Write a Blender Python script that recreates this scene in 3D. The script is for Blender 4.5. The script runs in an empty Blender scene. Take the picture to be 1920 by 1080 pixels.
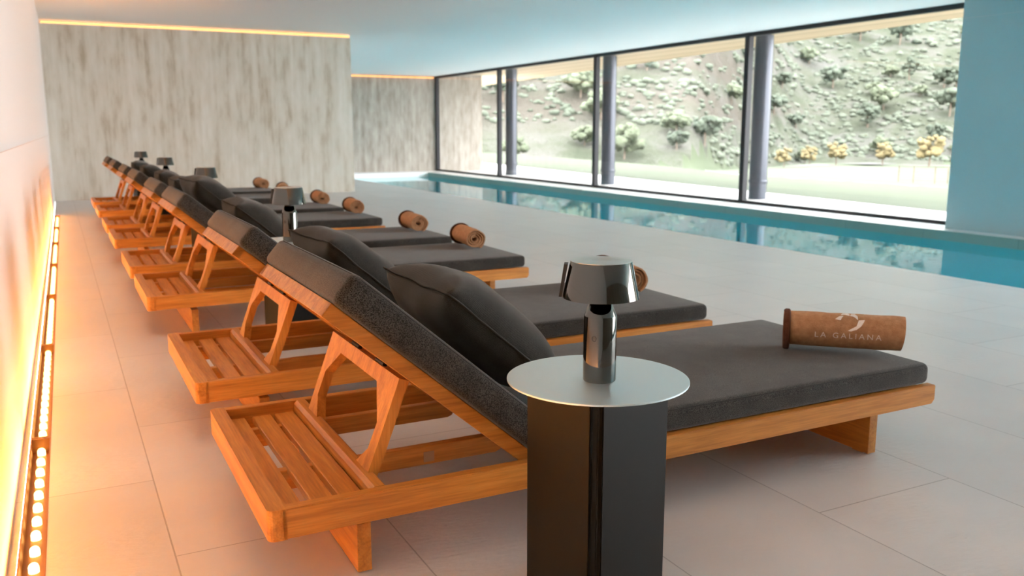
import bpy, bmesh, math, random
from mathutils import Vector, Matrix, Euler, noise

C = bpy.context.scene.collection
SC = bpy.context.scene
R_ = math.radians

# ------------------------------------------------------------------ camera
YAW, PITCH, ROLL, FPX, CAMH = -0.473645, -0.177484, 0.0, 1653.3, 1.007
cam_d = bpy.data.cameras.new('camera')
cam = bpy.data.objects.new('camera', cam_d)
C.objects.link(cam)
cam_d.sensor_width = 36.0
cam_d.lens = 36.0 * FPX / 1920.0
cam_d.clip_start = 0.02
cam_d.clip_end = 3000
cam.rotation_euler = (math.pi / 2 + PITCH, 0.0, YAW)
cam.location = (0, 0, CAMH)
cam_d.dof.use_dof = True
cam_d.dof.focus_distance = 1.95
cam_d.dof.aperture_fstop = 5.6
SC.camera = cam

# ------------------------------------------------------------------ world, exposure
W = bpy.data.worlds.new('world')
SC.world = W
W.use_nodes = True
wn = W.node_tree.nodes
bg = wn['Background']
bg.inputs['Color'].default_value = (0.96, 0.98, 1.0, 1)
bg.inputs['Strength'].default_value = 4.0
SC.view_settings.view_transform = 'Standard'
SC.view_settings.look = 'None'
SC.view_settings.gamma = 1.0
SC.view_settings.use_curve_mapping = False
SC.view_settings.exposure = 2.0
LENS_GLOW = 1.7
LED_WATTS = 4.2
COVE_STRENGTH = 0.6


# ------------------------------------------------------------------ ceiling lights behind the viewpoint
def lamp_area(name, loc, rot, sx, sy, power, col):
    d = bpy.data.lights.new(name, 'AREA')
    d.shape = 'RECTANGLE'
    d.size = sx
    d.size_y = sy
    d.energy = power
    d.color = col
    o = bpy.data.objects.new(name, d)
    o.location = loc
    o.rotation_euler = rot
    C.objects.link(o)
    return o


# ------------------------------------------------------------------ material helpers
def mat(name):
    m = bpy.data.materials.new(name)
    m.use_nodes = True
    nt = m.node_tree
    b = nt.nodes['Principled BSDF']
    return m, nt, b


def N(nt, t, **kw):
    n = nt.nodes.new(t)
    for k, v in kw.items():
        if k in n.inputs.keys():
            n.inputs[k].default_value = v
        else:
            setattr(n, k, v)
    return n


def L(nt, a, b):
    nt.links.new(a, b)


def coords(nt, scale=(1, 1, 1), rot=(0, 0, 0), kind='Object'):
    tc = N(nt, 'ShaderNodeTexCoord')
    mp = N(nt, 'ShaderNodeMapping')
    mp.inputs['Scale'].default_value = scale
    mp.inputs['Rotation'].default_value = rot
    L(nt, tc.outputs[kind], mp.inputs['Vector'])
    return mp.outputs['Vector']


def ramp(nt, fac, stops):
    r = N(nt, 'ShaderNodeValToRGB')
    e = r.color_ramp.elements
    while len(e) < len(stops):
        e.new(0.5)
    for i, (p, c) in enumerate(stops):
        e[i].position = p
        e[i].color = (c[0], c[1], c[2], 1)
    L(nt, fac, r.inputs['Fac'])
    return r.outputs['Color']


def bump(nt, b, h, strength, dist):
    bp = N(nt, 'ShaderNodeBump')
    bp.inputs['Strength'].default_value = strength
    bp.inputs['Distance'].default_value = dist
    L(nt, h, bp.inputs['Height'])
    L(nt, bp.outputs['Normal'], b.inputs['Normal'])


def plain(name, col, rough=0.6, metal=0.0, spec=0.5, coat=0.0):
    m, nt, b = mat(name)
    b.inputs['Base Color'].default_value = (*col, 1)
    b.inputs['Roughness'].default_value = rough
    b.inputs['Metallic'].default_value = metal
    b.inputs['Specular IOR Level'].default_value = spec
    b.inputs['Coat Weight'].default_value = coat
    return m


def noisy(name, c1, c2, scale, rough=0.8, bumps=0.0, bd=0.002, bscale=None, vec=(1, 1, 1), detail=5):
    m, nt, b = mat(name)
    v = coords(nt, vec)
    n = N(nt, 'ShaderNodeTexNoise')
    n.inputs['Scale'].default_value = scale
    n.inputs['Detail'].default_value = detail
    L(nt, v, n.inputs['Vector'])
    L(nt, ramp(nt, n.outputs['Fac'], [(0.3, c1), (0.7, c2)]), b.inputs['Base Color'])
    b.inputs['Roughness'].default_value = rough
    if bumps:
        n2 = N(nt, 'ShaderNodeTexNoise')
        n2.inputs['Scale'].default_value = bscale or scale * 4
        n2.inputs['Detail'].default_value = 4
        L(nt, v, n2.inputs['Vector'])
        bump(nt, b, n2.outputs['Fac'], bumps, bd)
    return m


def teak(name, axis, dark=1.0):
    m, nt, b = mat(name)
    st = {'x': (1.2, 22, 22), 'y': (22, 1.2, 22), 'z': (22, 22, 1.2), 's': (2.2, 22, 2.2)}[axis]
    v = coords(nt, st)
    oi = N(nt, 'ShaderNodeObjectInfo')
    add = N(nt, 'ShaderNodeVectorMath', operation='ADD')
    mul = N(nt, 'ShaderNodeMath', operation='MULTIPLY')
    mul.inputs[1].default_value = 37.0
    L(nt, oi.outputs['Random'], mul.inputs[0])
    L(nt, v, add.inputs[0])
    L(nt, mul.outputs[0], add.inputs[1])
    n = N(nt, 'ShaderNodeTexNoise')
    n.inputs['Scale'].default_value = 1.6
    n.inputs['Detail'].default_value = 6
    n.inputs['Roughness'].default_value = 0.62
    n.inputs['Distortion'].default_value = 0.6
    L(nt, add.outputs[0], n.inputs['Vector'])
    n2 = N(nt, 'ShaderNodeTexNoise')
    n2.inputs['Scale'].default_value = 9
    n2.inputs['Detail'].default_value = 3
    L(nt, add.outputs[0], n2.inputs['Vector'])
    c1 = ramp(nt, n.outputs['Fac'], [(0.25, (0.40 * dark, 0.135 * dark, 0.022 * dark)),
                                     (0.5, (0.62 * dark, 0.245 * dark, 0.042 * dark)),
                                     (0.75, (0.75 * dark, 0.345 * dark, 0.075 * dark))])
    mx = N(nt, 'ShaderNodeMixRGB', blend_type='MULTIPLY')
    mx.inputs['Fac'].default_value = 0.35
    L(nt, c1, mx.inputs['Color1'])
    L(nt, ramp(nt, n2.outputs['Fac'], [(0.35, (0.55, 0.5, 0.45)), (0.6, (1, 1, 1))]), mx.inputs['Color2'])
    L(nt, mx.outputs[0], b.inputs['Base Color'])
    b.inputs['Roughness'].default_value = 0.42
    bump(nt, b, n2.outputs['Fac'], 0.12, 0.001)
    return m


def fabric(name, base, mottled=0.5, weave=900, rough=0.95):
    m, nt, b = mat(name)
    v = coords(nt)
    n = N(nt, 'ShaderNodeTexNoise')
    n.inputs['Scale'].default_value = 420
    n.inputs['Detail'].default_value = 3
    L(nt, v, n.inputs['Vector'])
    n3 = N(nt, 'ShaderNodeTexNoise')
    n3.inputs['Scale'].default_value = 14
    n3.inputs['Detail'].default_value = 4
    L(nt, v, n3.inputs['Vector'])
    lo = tuple(c * (1 - mottled) for c in base)
    hi = tuple(c * (1 + mottled) for c in base)
    mx = N(nt, 'ShaderNodeMixRGB', blend_type='MULTIPLY')
    mx.inputs['Fac'].default_value = 0.5
    L(nt, ramp(nt, n.outputs['Fac'], [(0.38, lo), (0.62, hi)]), mx.inputs['Color1'])
    L(nt, ramp(nt, n3.outputs['Fac'], [(0.38, (0.55, 0.55, 0.55)), (0.62, (1.3, 1.3, 1.3))]), mx.inputs['Color2'])
    L(nt, mx.outputs[0], b.inputs['Base Color'])
    b.inputs['Roughness'].default_value = rough
    b.inputs['Specular IOR Level'].default_value = 0.25
    b.inputs['Sheen Weight'].default_value = 0.3
    b.inputs['Sheen Roughness'].default_value = 0.5
    b.inputs['Sheen Tint'].default_value = (0.75, 0.72, 0.7, 1)
    wv = N(nt, 'ShaderNodeTexWave', wave_type='BANDS', bands_direction='X')
    wv.inputs['Scale'].default_value = weave / 6
    L(nt, v, wv.inputs['Vector'])
    wv2 = N(nt, 'ShaderNodeTexWave', wave_type='BANDS', bands_direction='Y')
    wv2.inputs['Scale'].default_value = weave / 6
    L(nt, v, wv2.inputs['Vector'])
    ad = N(nt, 'ShaderNodeMath', operation='ADD')
    L(nt, wv.outputs['Fac'], ad.inputs[0])
    L(nt, n.outputs['Fac'], ad.inputs[1])
    ad2 = N(nt, 'ShaderNodeMath', operation='ADD')
    L(nt, ad.outputs[0], ad2.inputs[0])
    L(nt, wv2.outputs['Fac'], ad2.inputs[1])
    bump(nt, b, ad2.outputs[0], 0.25, 0.0006)
    return m


def emit(name, col, s):
    m = bpy.data.materials.new(name)
    m.use_nodes = True
    nt = m.node_tree
    nt.nodes.clear()
    e = N(nt, 'ShaderNodeEmission')
    e.inputs['Color'].default_value = (*col, 1)
    e.inputs['Strength'].default_value = s
    o = N(nt, 'ShaderNodeOutputMaterial')
    L(nt, e.outputs[0], o.inputs['Surface'])
    return m


def concrete(name, c_lo, c_mid, c_hi, sx=3.0, sz=0.55):
    m, nt, b = mat(name)
    v = coords(nt, (sx, sx, sz))
    n = N(nt, 'ShaderNodeTexNoise')
    n.inputs['Scale'].default_value = 3.2
    n.inputs['Detail'].default_value = 8
    n.inputs['Roughness'].default_value = 0.6
    L(nt, v, n.inputs['Vector'])
    v2 = coords(nt, (9, 9, 0.35))
    n2 = N(nt, 'ShaderNodeTexNoise')
    n2.inputs['Scale'].default_value = 1.6
    n2.inputs['Detail'].default_value = 5
    L(nt, v2, n2.inputs['Vector'])
    v3 = coords(nt, (1, 1, 0.35))
    n3 = N(nt, 'ShaderNodeTexNoise')
    n3.inputs['Scale'].default_value = 9
    n3.inputs['Detail'].default_value = 6
    L(nt, v3, n3.inputs['Vector'])
    m1 = N(nt, 'ShaderNodeMixRGB')
    m1.inputs['Fac'].default_value = 0.5
    L(nt, n.outputs['Fac'], m1.inputs['Color1'])
    L(nt, n2.outputs['Fac'], m1.inputs['Color2'])
    m2 = N(nt, 'ShaderNodeMixRGB')
    m2.inputs['Fac'].default_value = 0.35
    L(nt, m1.outputs[0], m2.inputs['Color1'])
    L(nt, n3.outputs['Fac'], m2.inputs['Color2'])
    L(nt, ramp(nt, m2.outputs[0], [(0.36, c_lo), (0.48, c_mid), (0.62, c_hi)]), b.inputs['Base Color'])
    b.inputs['Roughness'].default_value = 0.85
    bump(nt, b, m2.outputs[0], 0.3, 0.01)
    return m


# ---- floor tiles
def floor_material():
    m, nt, b = mat('floor_tiles')
    tc = N(nt, 'ShaderNodeTexCoord')
    mp = N(nt, 'ShaderNodeMapping')
    mp.inputs['Rotation'].default_value = (0, 0, R_(90))
    mp.inputs['Location'].default_value = (0.02, 0.34, 0)
    L(nt, tc.outputs['Object'], mp.inputs['Vector'])
    br = N(nt, 'ShaderNodeTexBrick')
    br.offset = 0.5
    br.inputs['Scale'].default_value = 1.0
    br.inputs['Brick Width'].default_value = 1.05
    br.inputs['Row Height'].default_value = 0.52
    br.inputs['Mortar Size'].default_value = 0.0022
    br.inputs['Mortar Smooth'].default_value = 0.3
    br.inputs['Color1'].default_value = (0.60, 0.575, 0.56, 1)
    br.inputs['Color2'].default_value = (0.64, 0.615, 0.60, 1)
    br.inputs['Mortar'].default_value = (0.38, 0.36, 0.35, 1)
    L(nt, mp.outputs[0], br.inputs['Vector'])
    n = N(nt, 'ShaderNodeTexNoise')
    n.inputs['Scale'].default_value = 2.3
    n.inputs['Detail'].default_value = 7
    L(nt, tc.outputs['Object'], n.inputs['Vector'])
    mx = N(nt, 'ShaderNodeMixRGB', blend_type='MULTIPLY')
    mx.inputs['Fac'].default_value = 0.5
    L(nt, br.outputs['Color'], mx.inputs['Color1'])
    L(nt, ramp(nt, n.outputs['Fac'], [(0.3, (0.82, 0.82, 0.83)), (0.7, (1.1, 1.1, 1.1))]), mx.inputs['Color2'])
    L(nt, mx.outputs[0], b.inputs['Base Color'])
    # embossed short dashes (stone-cut relief)
    mp2 = N(nt, 'ShaderNodeMapping')
    mp2.inputs['Scale'].default_value = (28, 70, 1)
    mp2.inputs['Rotation'].default_value = (0, 0, R_(24))
    L(nt, tc.outputs['Object'], mp2.inputs['Vector'])
    n2 = N(nt, 'ShaderNodeTexNoise')
    n2.inputs['Scale'].default_value = 1.0
    n2.inputs['Detail'].default_value = 3
    L(nt, mp2.outputs[0], n2.inputs['Vector'])
    n4 = N(nt, 'ShaderNodeTexNoise')
    n4.inputs['Scale'].default_value = 1.7
    n4.inputs['Detail'].default_value = 2
    L(nt, tc.outputs['Object'], n4.inputs['Vector'])
    mk = N(nt, 'ShaderNodeMath', operation='MULTIPLY')
    L(nt, n2.outputs['Fac'], mk.inputs[0])
    L(nt, ramp(nt, n4.outputs['Fac'], [(0.45, (0.15, 0.15, 0.15)), (0.6, (1, 1, 1))]), mk.inputs[1])
    bp = N(nt, 'ShaderNodeBump')
    bp.inputs['Strength'].default_value = 0.6
    bp.inputs['Distance'].default_value = 0.005
    L(nt, mk.outputs[0], bp.inputs['Height'])
    bp2 = N(nt, 'ShaderNodeBump', invert=True)
    bp2.inputs['Strength'].default_value = 0.5
    bp2.inputs['Distance'].default_value = 0.002
    L(nt, br.outputs['Fac'], bp2.inputs['Height'])
    L(nt, bp.outputs['Normal'], bp2.inputs['Normal'])
    L(nt, bp2.outputs['Normal'], b.inputs['Normal'])
    rr = ramp(nt, n.outputs['Fac'], [(0.3, (0.3, 0.3, 0.3)), (0.7, (0.42, 0.42, 0.42))])
    L(nt, rr, b.inputs['Roughness'])
    b.inputs['Specular IOR Level'].default_value = 0.6
    return m


def two_sided_ior(nt, f, ior):
    # a thin sheet reflects alike from both of its sides
    g = N(nt, 'ShaderNodeNewGeometry')
    mr = N(nt, 'ShaderNodeMapRange')
    mr.inputs['To Min'].default_value = ior
    mr.inputs['To Max'].default_value = 1.0 / ior
    L(nt, g.outputs['Backfacing'], mr.inputs['Value'])
    L(nt, mr.outputs['Result'], f.inputs['IOR'])


def glass_material():
    m = bpy.data.materials.new('window_glass')
    m.use_nodes = True
    nt = m.node_tree
    nt.nodes.clear()
    t = N(nt, 'ShaderNodeBsdfTransparent')
    t.inputs['Color'].default_value = (0.96, 0.975, 0.97, 1)
    g = N(nt, 'ShaderNodeBsdfGlossy')
    g.inputs['Roughness'].default_value = 0.0
    f = N(nt, 'ShaderNodeFresnel')
    two_sided_ior(nt, f, 1.45)
    mx = N(nt, 'ShaderNodeMixShader')
    L(nt, f.outputs[0], mx.inputs[0])
    L(nt, t.outputs[0], mx.inputs[1])
    L(nt, g.outputs[0], mx.inputs[2])
    o = N(nt, 'ShaderNodeOutputMaterial')
    L(nt, mx.outputs[0], o.inputs['Surface'])
    return m


def water_material():
    m = bpy.data.materials.new('pool_water')
    m.use_nodes = True
    nt = m.node_tree
    nt.nodes.clear()
    v = coords(nt, (1, 1, 1))
    n = N(nt, 'ShaderNodeTexNoise')
    n.inputs['Scale'].default_value = 2.5
    n.inputs['Detail'].default_value = 3
    L(nt, v, n.inputs['Vector'])
    bp = N(nt, 'ShaderNodeBump')
    bp.inputs['Strength'].default_value = 0.05
    bp.inputs['Distance'].default_value = 0.02
    L(nt, n.outputs['Fac'], bp.inputs['Height'])
    t = N(nt, 'ShaderNodeBsdfTransparent')
    t.inputs['Color'].default_value = (0.18, 0.93, 1.0, 1)
    g = N(nt, 'ShaderNodeBsdfGlossy')
    g.inputs['Roughness'].default_value = 0.0
    L(nt, bp.outputs[0], g.inputs['Normal'])
    f = N(nt, 'ShaderNodeFresnel')
    two_sided_ior(nt, f, 1.333)
    L(nt, bp.outputs[0], f.inputs['Normal'])
    mx = N(nt, 'ShaderNodeMixShader')
    L(nt, f.outputs[0], mx.inputs[0])
    L(nt, t.outputs[0], mx.inputs[1])
    L(nt, g.outputs[0], mx.inputs[2])
    o = N(nt, 'ShaderNodeOutputMaterial')
    L(nt, mx.outputs[0], o.inputs['Surface'])
    return m


def hill_material():
    m, nt, b = mat('hillside_ground')
    v = coords(nt, (1, 1, 1))
    vt = coords(nt, (0.012, 0.012, 0.16))       # contour-like terraces: bands of height
    n0 = N(nt, 'ShaderNodeTexNoise')
    n0.inputs['Scale'].default_value = 1.0
    n0.inputs['Detail'].default_value = 5
    n0.inputs['Distortion'].default_value = 0.8
    L(nt, vt, n0.inputs['Vector'])
    n = N(nt, 'ShaderNodeTexNoise')
    n.inputs['Scale'].default_value = 0.03
    n.inputs['Detail'].default_value = 10
    n.inputs['Roughness'].default_value = 0.65
    L(nt, v, n.inputs['Vector'])
    n2 = N(nt, 'ShaderNodeTexNoise')
    n2.inputs['Scale'].default_value = 0.22
    n2.inputs['Detail'].default_value = 8
    n2.inputs['Roughness'].default_value = 0.7
    L(nt, v, n2.inputs['Vector'])
    base = ramp(nt, n2.outputs['Fac'], [(0.36, (0.075, 0.084, 0.060)), (0.47, (0.096, 0.103, 0.076)),
                                        (0.56, (0.118, 0.118, 0.098)), (0.68, (0.140, 0.132, 0.120))])  # paled, low-contrast tones carry the haze over the slope
    rock = ramp(nt, n.outputs['Fac'], [(0.5, (0, 0, 0)), (0.66, (1, 1, 1))])
    earth = ramp(nt, n0.outputs['Fac'], [(0.5, (0, 0, 0)), (0.62, (0.8, 0.8, 0.8))])
    m1 = N(nt, 'ShaderNodeMixRGB')
    L(nt, earth, m1.inputs['Fac'])
    L(nt, base, m1.inputs['Color1'])
    m1.inputs['Color2'].default_value = (0.115, 0.098, 0.084, 1)
    m2 = N(nt, 'ShaderNodeMixRGB')
    L(nt, rock, m2.inputs['Fac'])
    L(nt, m1.outputs[0], m2.inputs['Color1'])
    m2.inputs['Color2'].default_value = (0.145, 0.140, 0.132, 1)
    L(nt, m2.outputs[0], b.inputs['Base Color'])
    b.inputs['Roughness'].default_value = 1.0
    b.inputs['Specular IOR Level'].default_value = 0.0
    bump(nt, b, n2.outputs['Fac'], 1.0, 3.0)
    return m


M = {}
M['teak_x'] = teak('teak_along', 'x')
M['teak_y'] = teak('teak_across', 'y')
M['teak_z'] = teak('teak_prop', 'z')
M['teak_s'] = teak('teak_leg', 'y', 0.8)
M['fabric'] = fabric('charcoal_weave', (0.033, 0.031, 0.028), 0.9)
M['pillow'] = fabric('dark_pillow_cloth', (0.020, 0.021, 0.019), 0.35, 1200)
M['piping'] = plain('dark_piping', (0.026, 0.025, 0.023), 0.9)
M['towel'] = noisy('brown_terry', (0.46, 0.23, 0.11), (0.60, 0.33, 0.17), 60, 1.0, 0.9, 0.003, 420)
M['towel_dark'] = noisy('dark_border_end_shade', (0.10, 0.035, 0.02), (0.15, 0.055, 0.03), 60, 1.0, 0.9, 0.003, 420)
M['towel_print'] = noisy('pale_embroidery', (0.86, 0.80, 0.74), (0.95, 0.90, 0.86), 300, 0.9)
M['towel_print_thin'] = noisy('faded_embroidery', (0.80, 0.68, 0.58), (0.90, 0.80, 0.70), 300, 0.9)
M['chrome'] = plain('dark_chrome', (0.125, 0.12, 0.11), 0.06, 1.0)
M['chrome_top'] = noisy('brushed_dark_chrome', (0.55, 0.54, 0.50), (0.62, 0.61, 0.57), 30, 0.28)
M['chrome_top'].node_tree.nodes['Principled BSDF'].inputs['Metallic'].default_value = 1.0
M['black'] = plain('black_rubber', (0.012, 0.012, 0.012), 0.5)
M['table'] = plain('satin_dark_powder_coat', (0.006, 0.0055, 0.005), 0.45, 0.0, 0.25)
M['table_top'] = plain('dark_coat_painted_reflection', (0.68, 0.82, 0.86), 0.45, 0.9)  # same dark coat as the column; pale colour stands in for ceiling reflection
M['frame'] = plain('black_window_metal', (0.018, 0.016, 0.019), 0.45, 0.0, 0.3)
M['column'] = plain('dark_steel_column', (0.05, 0.053, 0.068), 0.3, 0.4)
M['wall_white'] = noisy('white_plaster', (0.80, 0.785, 0.77), (0.83, 0.815, 0.80), 3, 0.75)
M['wall_right'] = noisy('white_paint_pool_tint', (0.36, 0.49, 0.52), (0.38, 0.51, 0.54), 2, 0.55)  # white wall; teal bounce from the pool is put into its colour
M['ceiling'] = plain('ceiling_white', (0.83, 0.85, 0.855), 0.75)
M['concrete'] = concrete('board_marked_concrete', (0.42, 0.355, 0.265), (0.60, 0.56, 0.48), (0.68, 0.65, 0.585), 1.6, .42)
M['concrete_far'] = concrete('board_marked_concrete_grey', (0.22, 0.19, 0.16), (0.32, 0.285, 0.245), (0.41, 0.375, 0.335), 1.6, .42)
M['floor'] = floor_material()
M['curb'] = plain('white_stone_curb', (0.88, 0.87, 0.86), 0.22, 0.0, 0.9)
M['pool_deep'] = noisy('turquoise_pool_lining', (0.22, 0.55, 0.62), (0.26, 0.60, 0.66), 1.5, 0.5)
M['glass'] = glass_material()
M['water'] = water_material()
M['terrace'] = noisy('pale_terrace_paving', (0.56, 0.55, 0.54), (0.60, 0.59, 0.58), 3, 0.9)
M['lawn'] = noisy('mown_lawn', (0.024, 0.032, 0.012), (0.032, 0.040, 0.017), 1.4, 1.0, 0.5, 0.02, 30, (1, 0.4, 1))
M['valley'] = noisy('valley_grass', (0.024, 0.034, 0.011), (0.031, 0.040, 0.015), 0.12, 1.0)
M['path'] = plain('pale_gravel_path', (0.075, 0.072, 0.068), 0.95)
M['hill'] = hill_material()
M['scrub'] = noisy('scrub_leaves', (0.056, 0.066, 0.046), (0.092, 0.102, 0.074), 0.25, 1.0)  # distance haze put into the paled leaf colour
M['leaf_dark'] = noisy('pine_leaves', (0.052, 0.065, 0.046), (0.078, 0.092, 0.064), 1.2, 1.0, 0.8, 0.3, 3)
M['leaf_pale'] = noisy('olive_leaves', (0.080, 0.094, 0.058), (0.112, 0.125, 0.080), 1.2, 1.0, 0.8, 0.3, 3)
M['leaf_yellow'] = noisy('autumn_leaves', (0.125, 0.098, 0.043), (0.165, 0.13, 0.062), 1.5, 1.0, 0.8, 0.2, 4)
M['bark'] = noisy('bark', (0.10, 0.075, 0.055), (0.17, 0.13, 0.10), 6, 1.0)
M['rock'] = noisy('pale_limestone', (0.12, 0.115, 0.108), (0.19, 0.185, 0.176), 0.2, 1.0, 1.0, 1.0, 0.6)
M['led'] = emit('amber_led', (1.0, 0.60, 0.17), LENS_GLOW)
M['cove'] = emit('warm_cove_led', (1.0, 0.44, 0.16), COVE_STRENGTH)
M['channel'] = plain('channel_painted_glow', (0.30, 0.13, 0.05), 0.45, 0.6)  # orange tone paints the LED glow between the lenses into the housing


def pool_material():
    m, nt, b = mat('turquoise_pool_tiles')
    v = coords(nt)
    br = N(nt, 'ShaderNodeTexBrick')
    br.offset = 0.0
    br.inputs['Scale'].default_value = 1.0
    br.inputs['Brick Width'].default_value = 1.2
    br.inputs['Row Height'].default_value = 3.0
    br.inputs['Mortar Size'].default_value = 0.004
    br.inputs['Color1'].default_value = (0.21, 0.31, 0.28, 1)
    br.inputs['Color2'].default_value = (0.22, 0.325, 0.295, 1)
    br.inputs['Mortar'].default_value = (0.16, 0.25, 0.23, 1)
    mp = N(nt, 'ShaderNodeMapping')
    mp.inputs['Rotation'].default_value = (0, 0, R_(90))
    L(nt, v, mp.inputs['Vector'])
    L(nt, mp.outputs[0], br.inputs['Vector'])
    L(nt, br.outputs['Color'], b.inputs['Base Color'])
    b.inputs['Roughness'].default_value = 0.5
    return m


M['pool'] = pool_material()


def soffit_material():
    m, nt, b = mat('larch_soffit_boards')
    v = coords(nt, (1, 1, 1))
    wv = N(nt, 'ShaderNodeTexWave', wave_type='BANDS', bands_direction='X', wave_profile='SAW')
    wv.inputs['Scale'].default_value = 0.5
    L(nt, v, wv.inputs['Vector'])
    L(nt, ramp(nt, wv.outputs['Fac'], [(0.0, (0.18, 0.12, 0.07)), (0.08, (0.52, 0.38, 0.24)), (1.0, (0.60, 0.45, 0.30))]), b.inputs['Base Color'])
    b.inputs['Roughness'].default_value = 0.7
    return m


M['soffit'] = soffit_material()


# ------------------------------------------------------------------ mesh helpers
def link(name, me, parent=None):
    o = bpy.data.objects.new(name, me)
    C.objects.link(o)
    if parent:
        o.parent = parent
    return o


def obj(name, bm, m, parent=None, smooth=False):
    me = bpy.data.meshes.new(name)
    bmesh.ops.recalc_face_normals(bm, faces=bm.faces)
    bm.to_mesh(me)
    bm.free()
    ms = m if isinstance(m, (list, tuple)) else [m]
    for x in ms:
        me.materials.append(x)
    if smooth:
        for p in me.polygons:
            p.use_smooth = True
    return link(name, me, parent)


def tag(o, label, cat, group=None, kind=None):
    o['label'] = label
    o['category'] = cat
    if group:
        o['group'] = group
    if kind:
        o['kind'] = kind
    return o


def thing(name, label, cat, loc=(0, 0, 0), rz=0.0, group=None):
    o = bpy.data.objects.new(name, None)
    o.empty_display_size = 0.1
    C.objects.link(o)
    o.location = loc
    o.rotation_euler = (0, 0, rz)
    return tag(o, label, cat, group)


def struct(name, bm, m, label=None, smooth=False, parent=None):
    o = obj(name, bm, m, parent, smooth)
    if not parent:
        o['kind'] = 'structure'
        if label:
            o['label'] = label
    return o


def box(bm, x0, x1, y0, y1, z0, z1, bev=0.0, seg=2, mi=0):
    vs = [bm.verts.new(p) for p in [(x0, y0, z0), (x1, y0, z0), (x1, y1, z0), (x0, y1, z0),
                                    (x0, y0, z1), (x1, y0, z1), (x1, y1, z1), (x0, y1, z1)]]
    fs = []
    for idx in [(0, 3, 2, 1), (4, 5, 6, 7), (0, 1, 5, 4), (1, 2, 6, 5), (2, 3, 7, 6), (3, 0, 4, 7)]:
        f = bm.faces.new([vs[i] for i in idx])
        f.material_index = mi
        fs.append(f)
    if bev > 0:
        es = list({e for f in fs for e in f.edges})
        bmesh.ops.bevel(bm, geom=es, offset=bev, segments=seg, profile=0.5, affect='EDGES')
    return bm


def quad(bm, pts, mi=0):
    f = bm.faces.new([bm.verts.new(p) for p in pts])
    f.material_index = mi
    return f


def prism(bm, pts, ext, mi=0):
    """closed outline pts (3d) extruded by vector ext"""
    e = Vector(ext)
    a = [bm.verts.new(p) for p in pts]
    b = [bm.verts.new(Vector(p) + e) for p in pts]
    n = len(pts)
    bm.faces.new(a).material_index = mi
    bm.faces.new(list(reversed(b))).material_index = mi
    for i in range(n):
        bm.faces.new((a[i], a[(i + 1) % n], b[(i + 1) % n], b[i])).material_index = mi
    return bm


def lathe(bm, prof, seg=48, mi=0, cx=0, cy=0):
    rings = []
    for r, z in prof:
        if r < 1e-6:
            rings.append([bm.verts.new((cx, cy, z))])
        else:
            rings.append([bm.verts.new((cx + r * math.cos(2 * math.pi * k / seg), cy + r * math.sin(2 * math.pi * k / seg), z)) for k in range(seg)])
    for a, b in zip(rings, rings[1:]):
        for k in range(seg):
            k2 = (k + 1) % seg
            if len(a) == 1 and len(b) == 1:
                continue
            if len(a) == 1:
                f = bm.faces.new((a[0], b[k], b[k2]))
            elif len(b) == 1:
                f = bm.faces.new((a[k], a[k2], b[0]))
            else:
                f = bm.faces.new((a[k], a[k2], b[k2], b[k]))
            f.material_index = mi
    return bm


def tube(bm, pts, r, seg=8, closed=False, mi=0):
    P = [Vector(p) for p in pts]
    n = len(P)
    rings = []
    for i in range(n):
        if closed:
            t = P[(i + 1) % n] - P[i - 1]
        else:
            t = P[min(i + 1, n - 1)] - P[max(i - 1, 0)]
        t.normalize()
        up = Vector((0, 0, 1)) if abs(t.z) < 0.9 else Vector((1, 0, 0))
        a = t.cross(up).normalized()
        b = t.cross(a).normalized()
        rings.append([bm.verts.new(P[i] + (a * math.cos(2 * math.pi * k / seg) + b * math.sin(2 * math.pi * k / seg)) * r) for k in range(seg)])
    m = n if closed else n - 1
    for i in range(m):
        A, B = rings[i], rings[(i + 1) % n]
        for k in range(seg):
            bm.faces.new((A[k], A[(k + 1) % seg], B[(k + 1) % seg], B[k])).material_index = mi
    if not closed:
        bm.faces.new(rings[0]).material_index = mi
        bm.faces.new(list(reversed(rings[-1]))).material_index = mi
    return bm


def children(o):
    return [c for c in bpy.data.objects if c.parent == o]


def copy_tree(o, parent=None):
    c = o.copy()
    C.objects.link(c)
    c.parent = parent
    for ch in children(o):
        if ch is not c:
            copy_tree(ch, c)
    return c


# ------------------------------------------------------------------ the room
def wall_x(y):
    return -0.176 + 0.0099 * (y - 2.2)


def strip_x(y):
    return -0.127 + 0.0094 * (y - 2.2)


YB, YW, YF = -3.2, 14.263, 24.2          # added back wall, lounge end wall, far wall
ZC = 2.52
XP = 5.49                                # pool edge
WZ = -0.284                              # water level
CURB_Z = -0.17
XL, XWIN, XR = 9.30, 9.95, 9.55          # pool far lip, window plane, right wall face
SH = 0.031                               # half width of the light channel
Y_LED0, Y_LED1 = 0.3, 11.9

bm = bmesh.new()
e = 0.0
# strip between wall and channel, the parts before and after it, and the deck
quad(bm, [(wall_x(YB) - .02, YB, 0), (strip_x(YB) - SH, YB, 0), (strip_x(YW) - SH, YW + .4, 0), (wall_x(YW) - .02, YW + .4, 0)])
quad(bm, [(strip_x(YB) - SH, YB, 0), (strip_x(YB) + SH, YB, 0), (strip_x(Y_LED0) + SH, Y_LED0, 0), (strip_x(Y_LED0) - SH, Y_LED0, 0)])
quad(bm, [(strip_x(Y_LED1) - SH, Y_LED1, 0), (strip_x(Y_LED1) + SH, Y_LED1, 0), (strip_x(YW) + SH, YW + .4, 0), (strip_x(YW) - SH, YW + .4, 0)])
quad(bm, [(strip_x(YB) + SH, YB, 0), (XP, YB, 0), (XP, YW + .4, 0), (strip_x(YW) + SH, YW + .4, 0)])
quad(bm, [(3.9, YW + .4, 0), (XP, YW + .4, 0), (XP, YF, 0), (3.9, YF, 0)])
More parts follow.
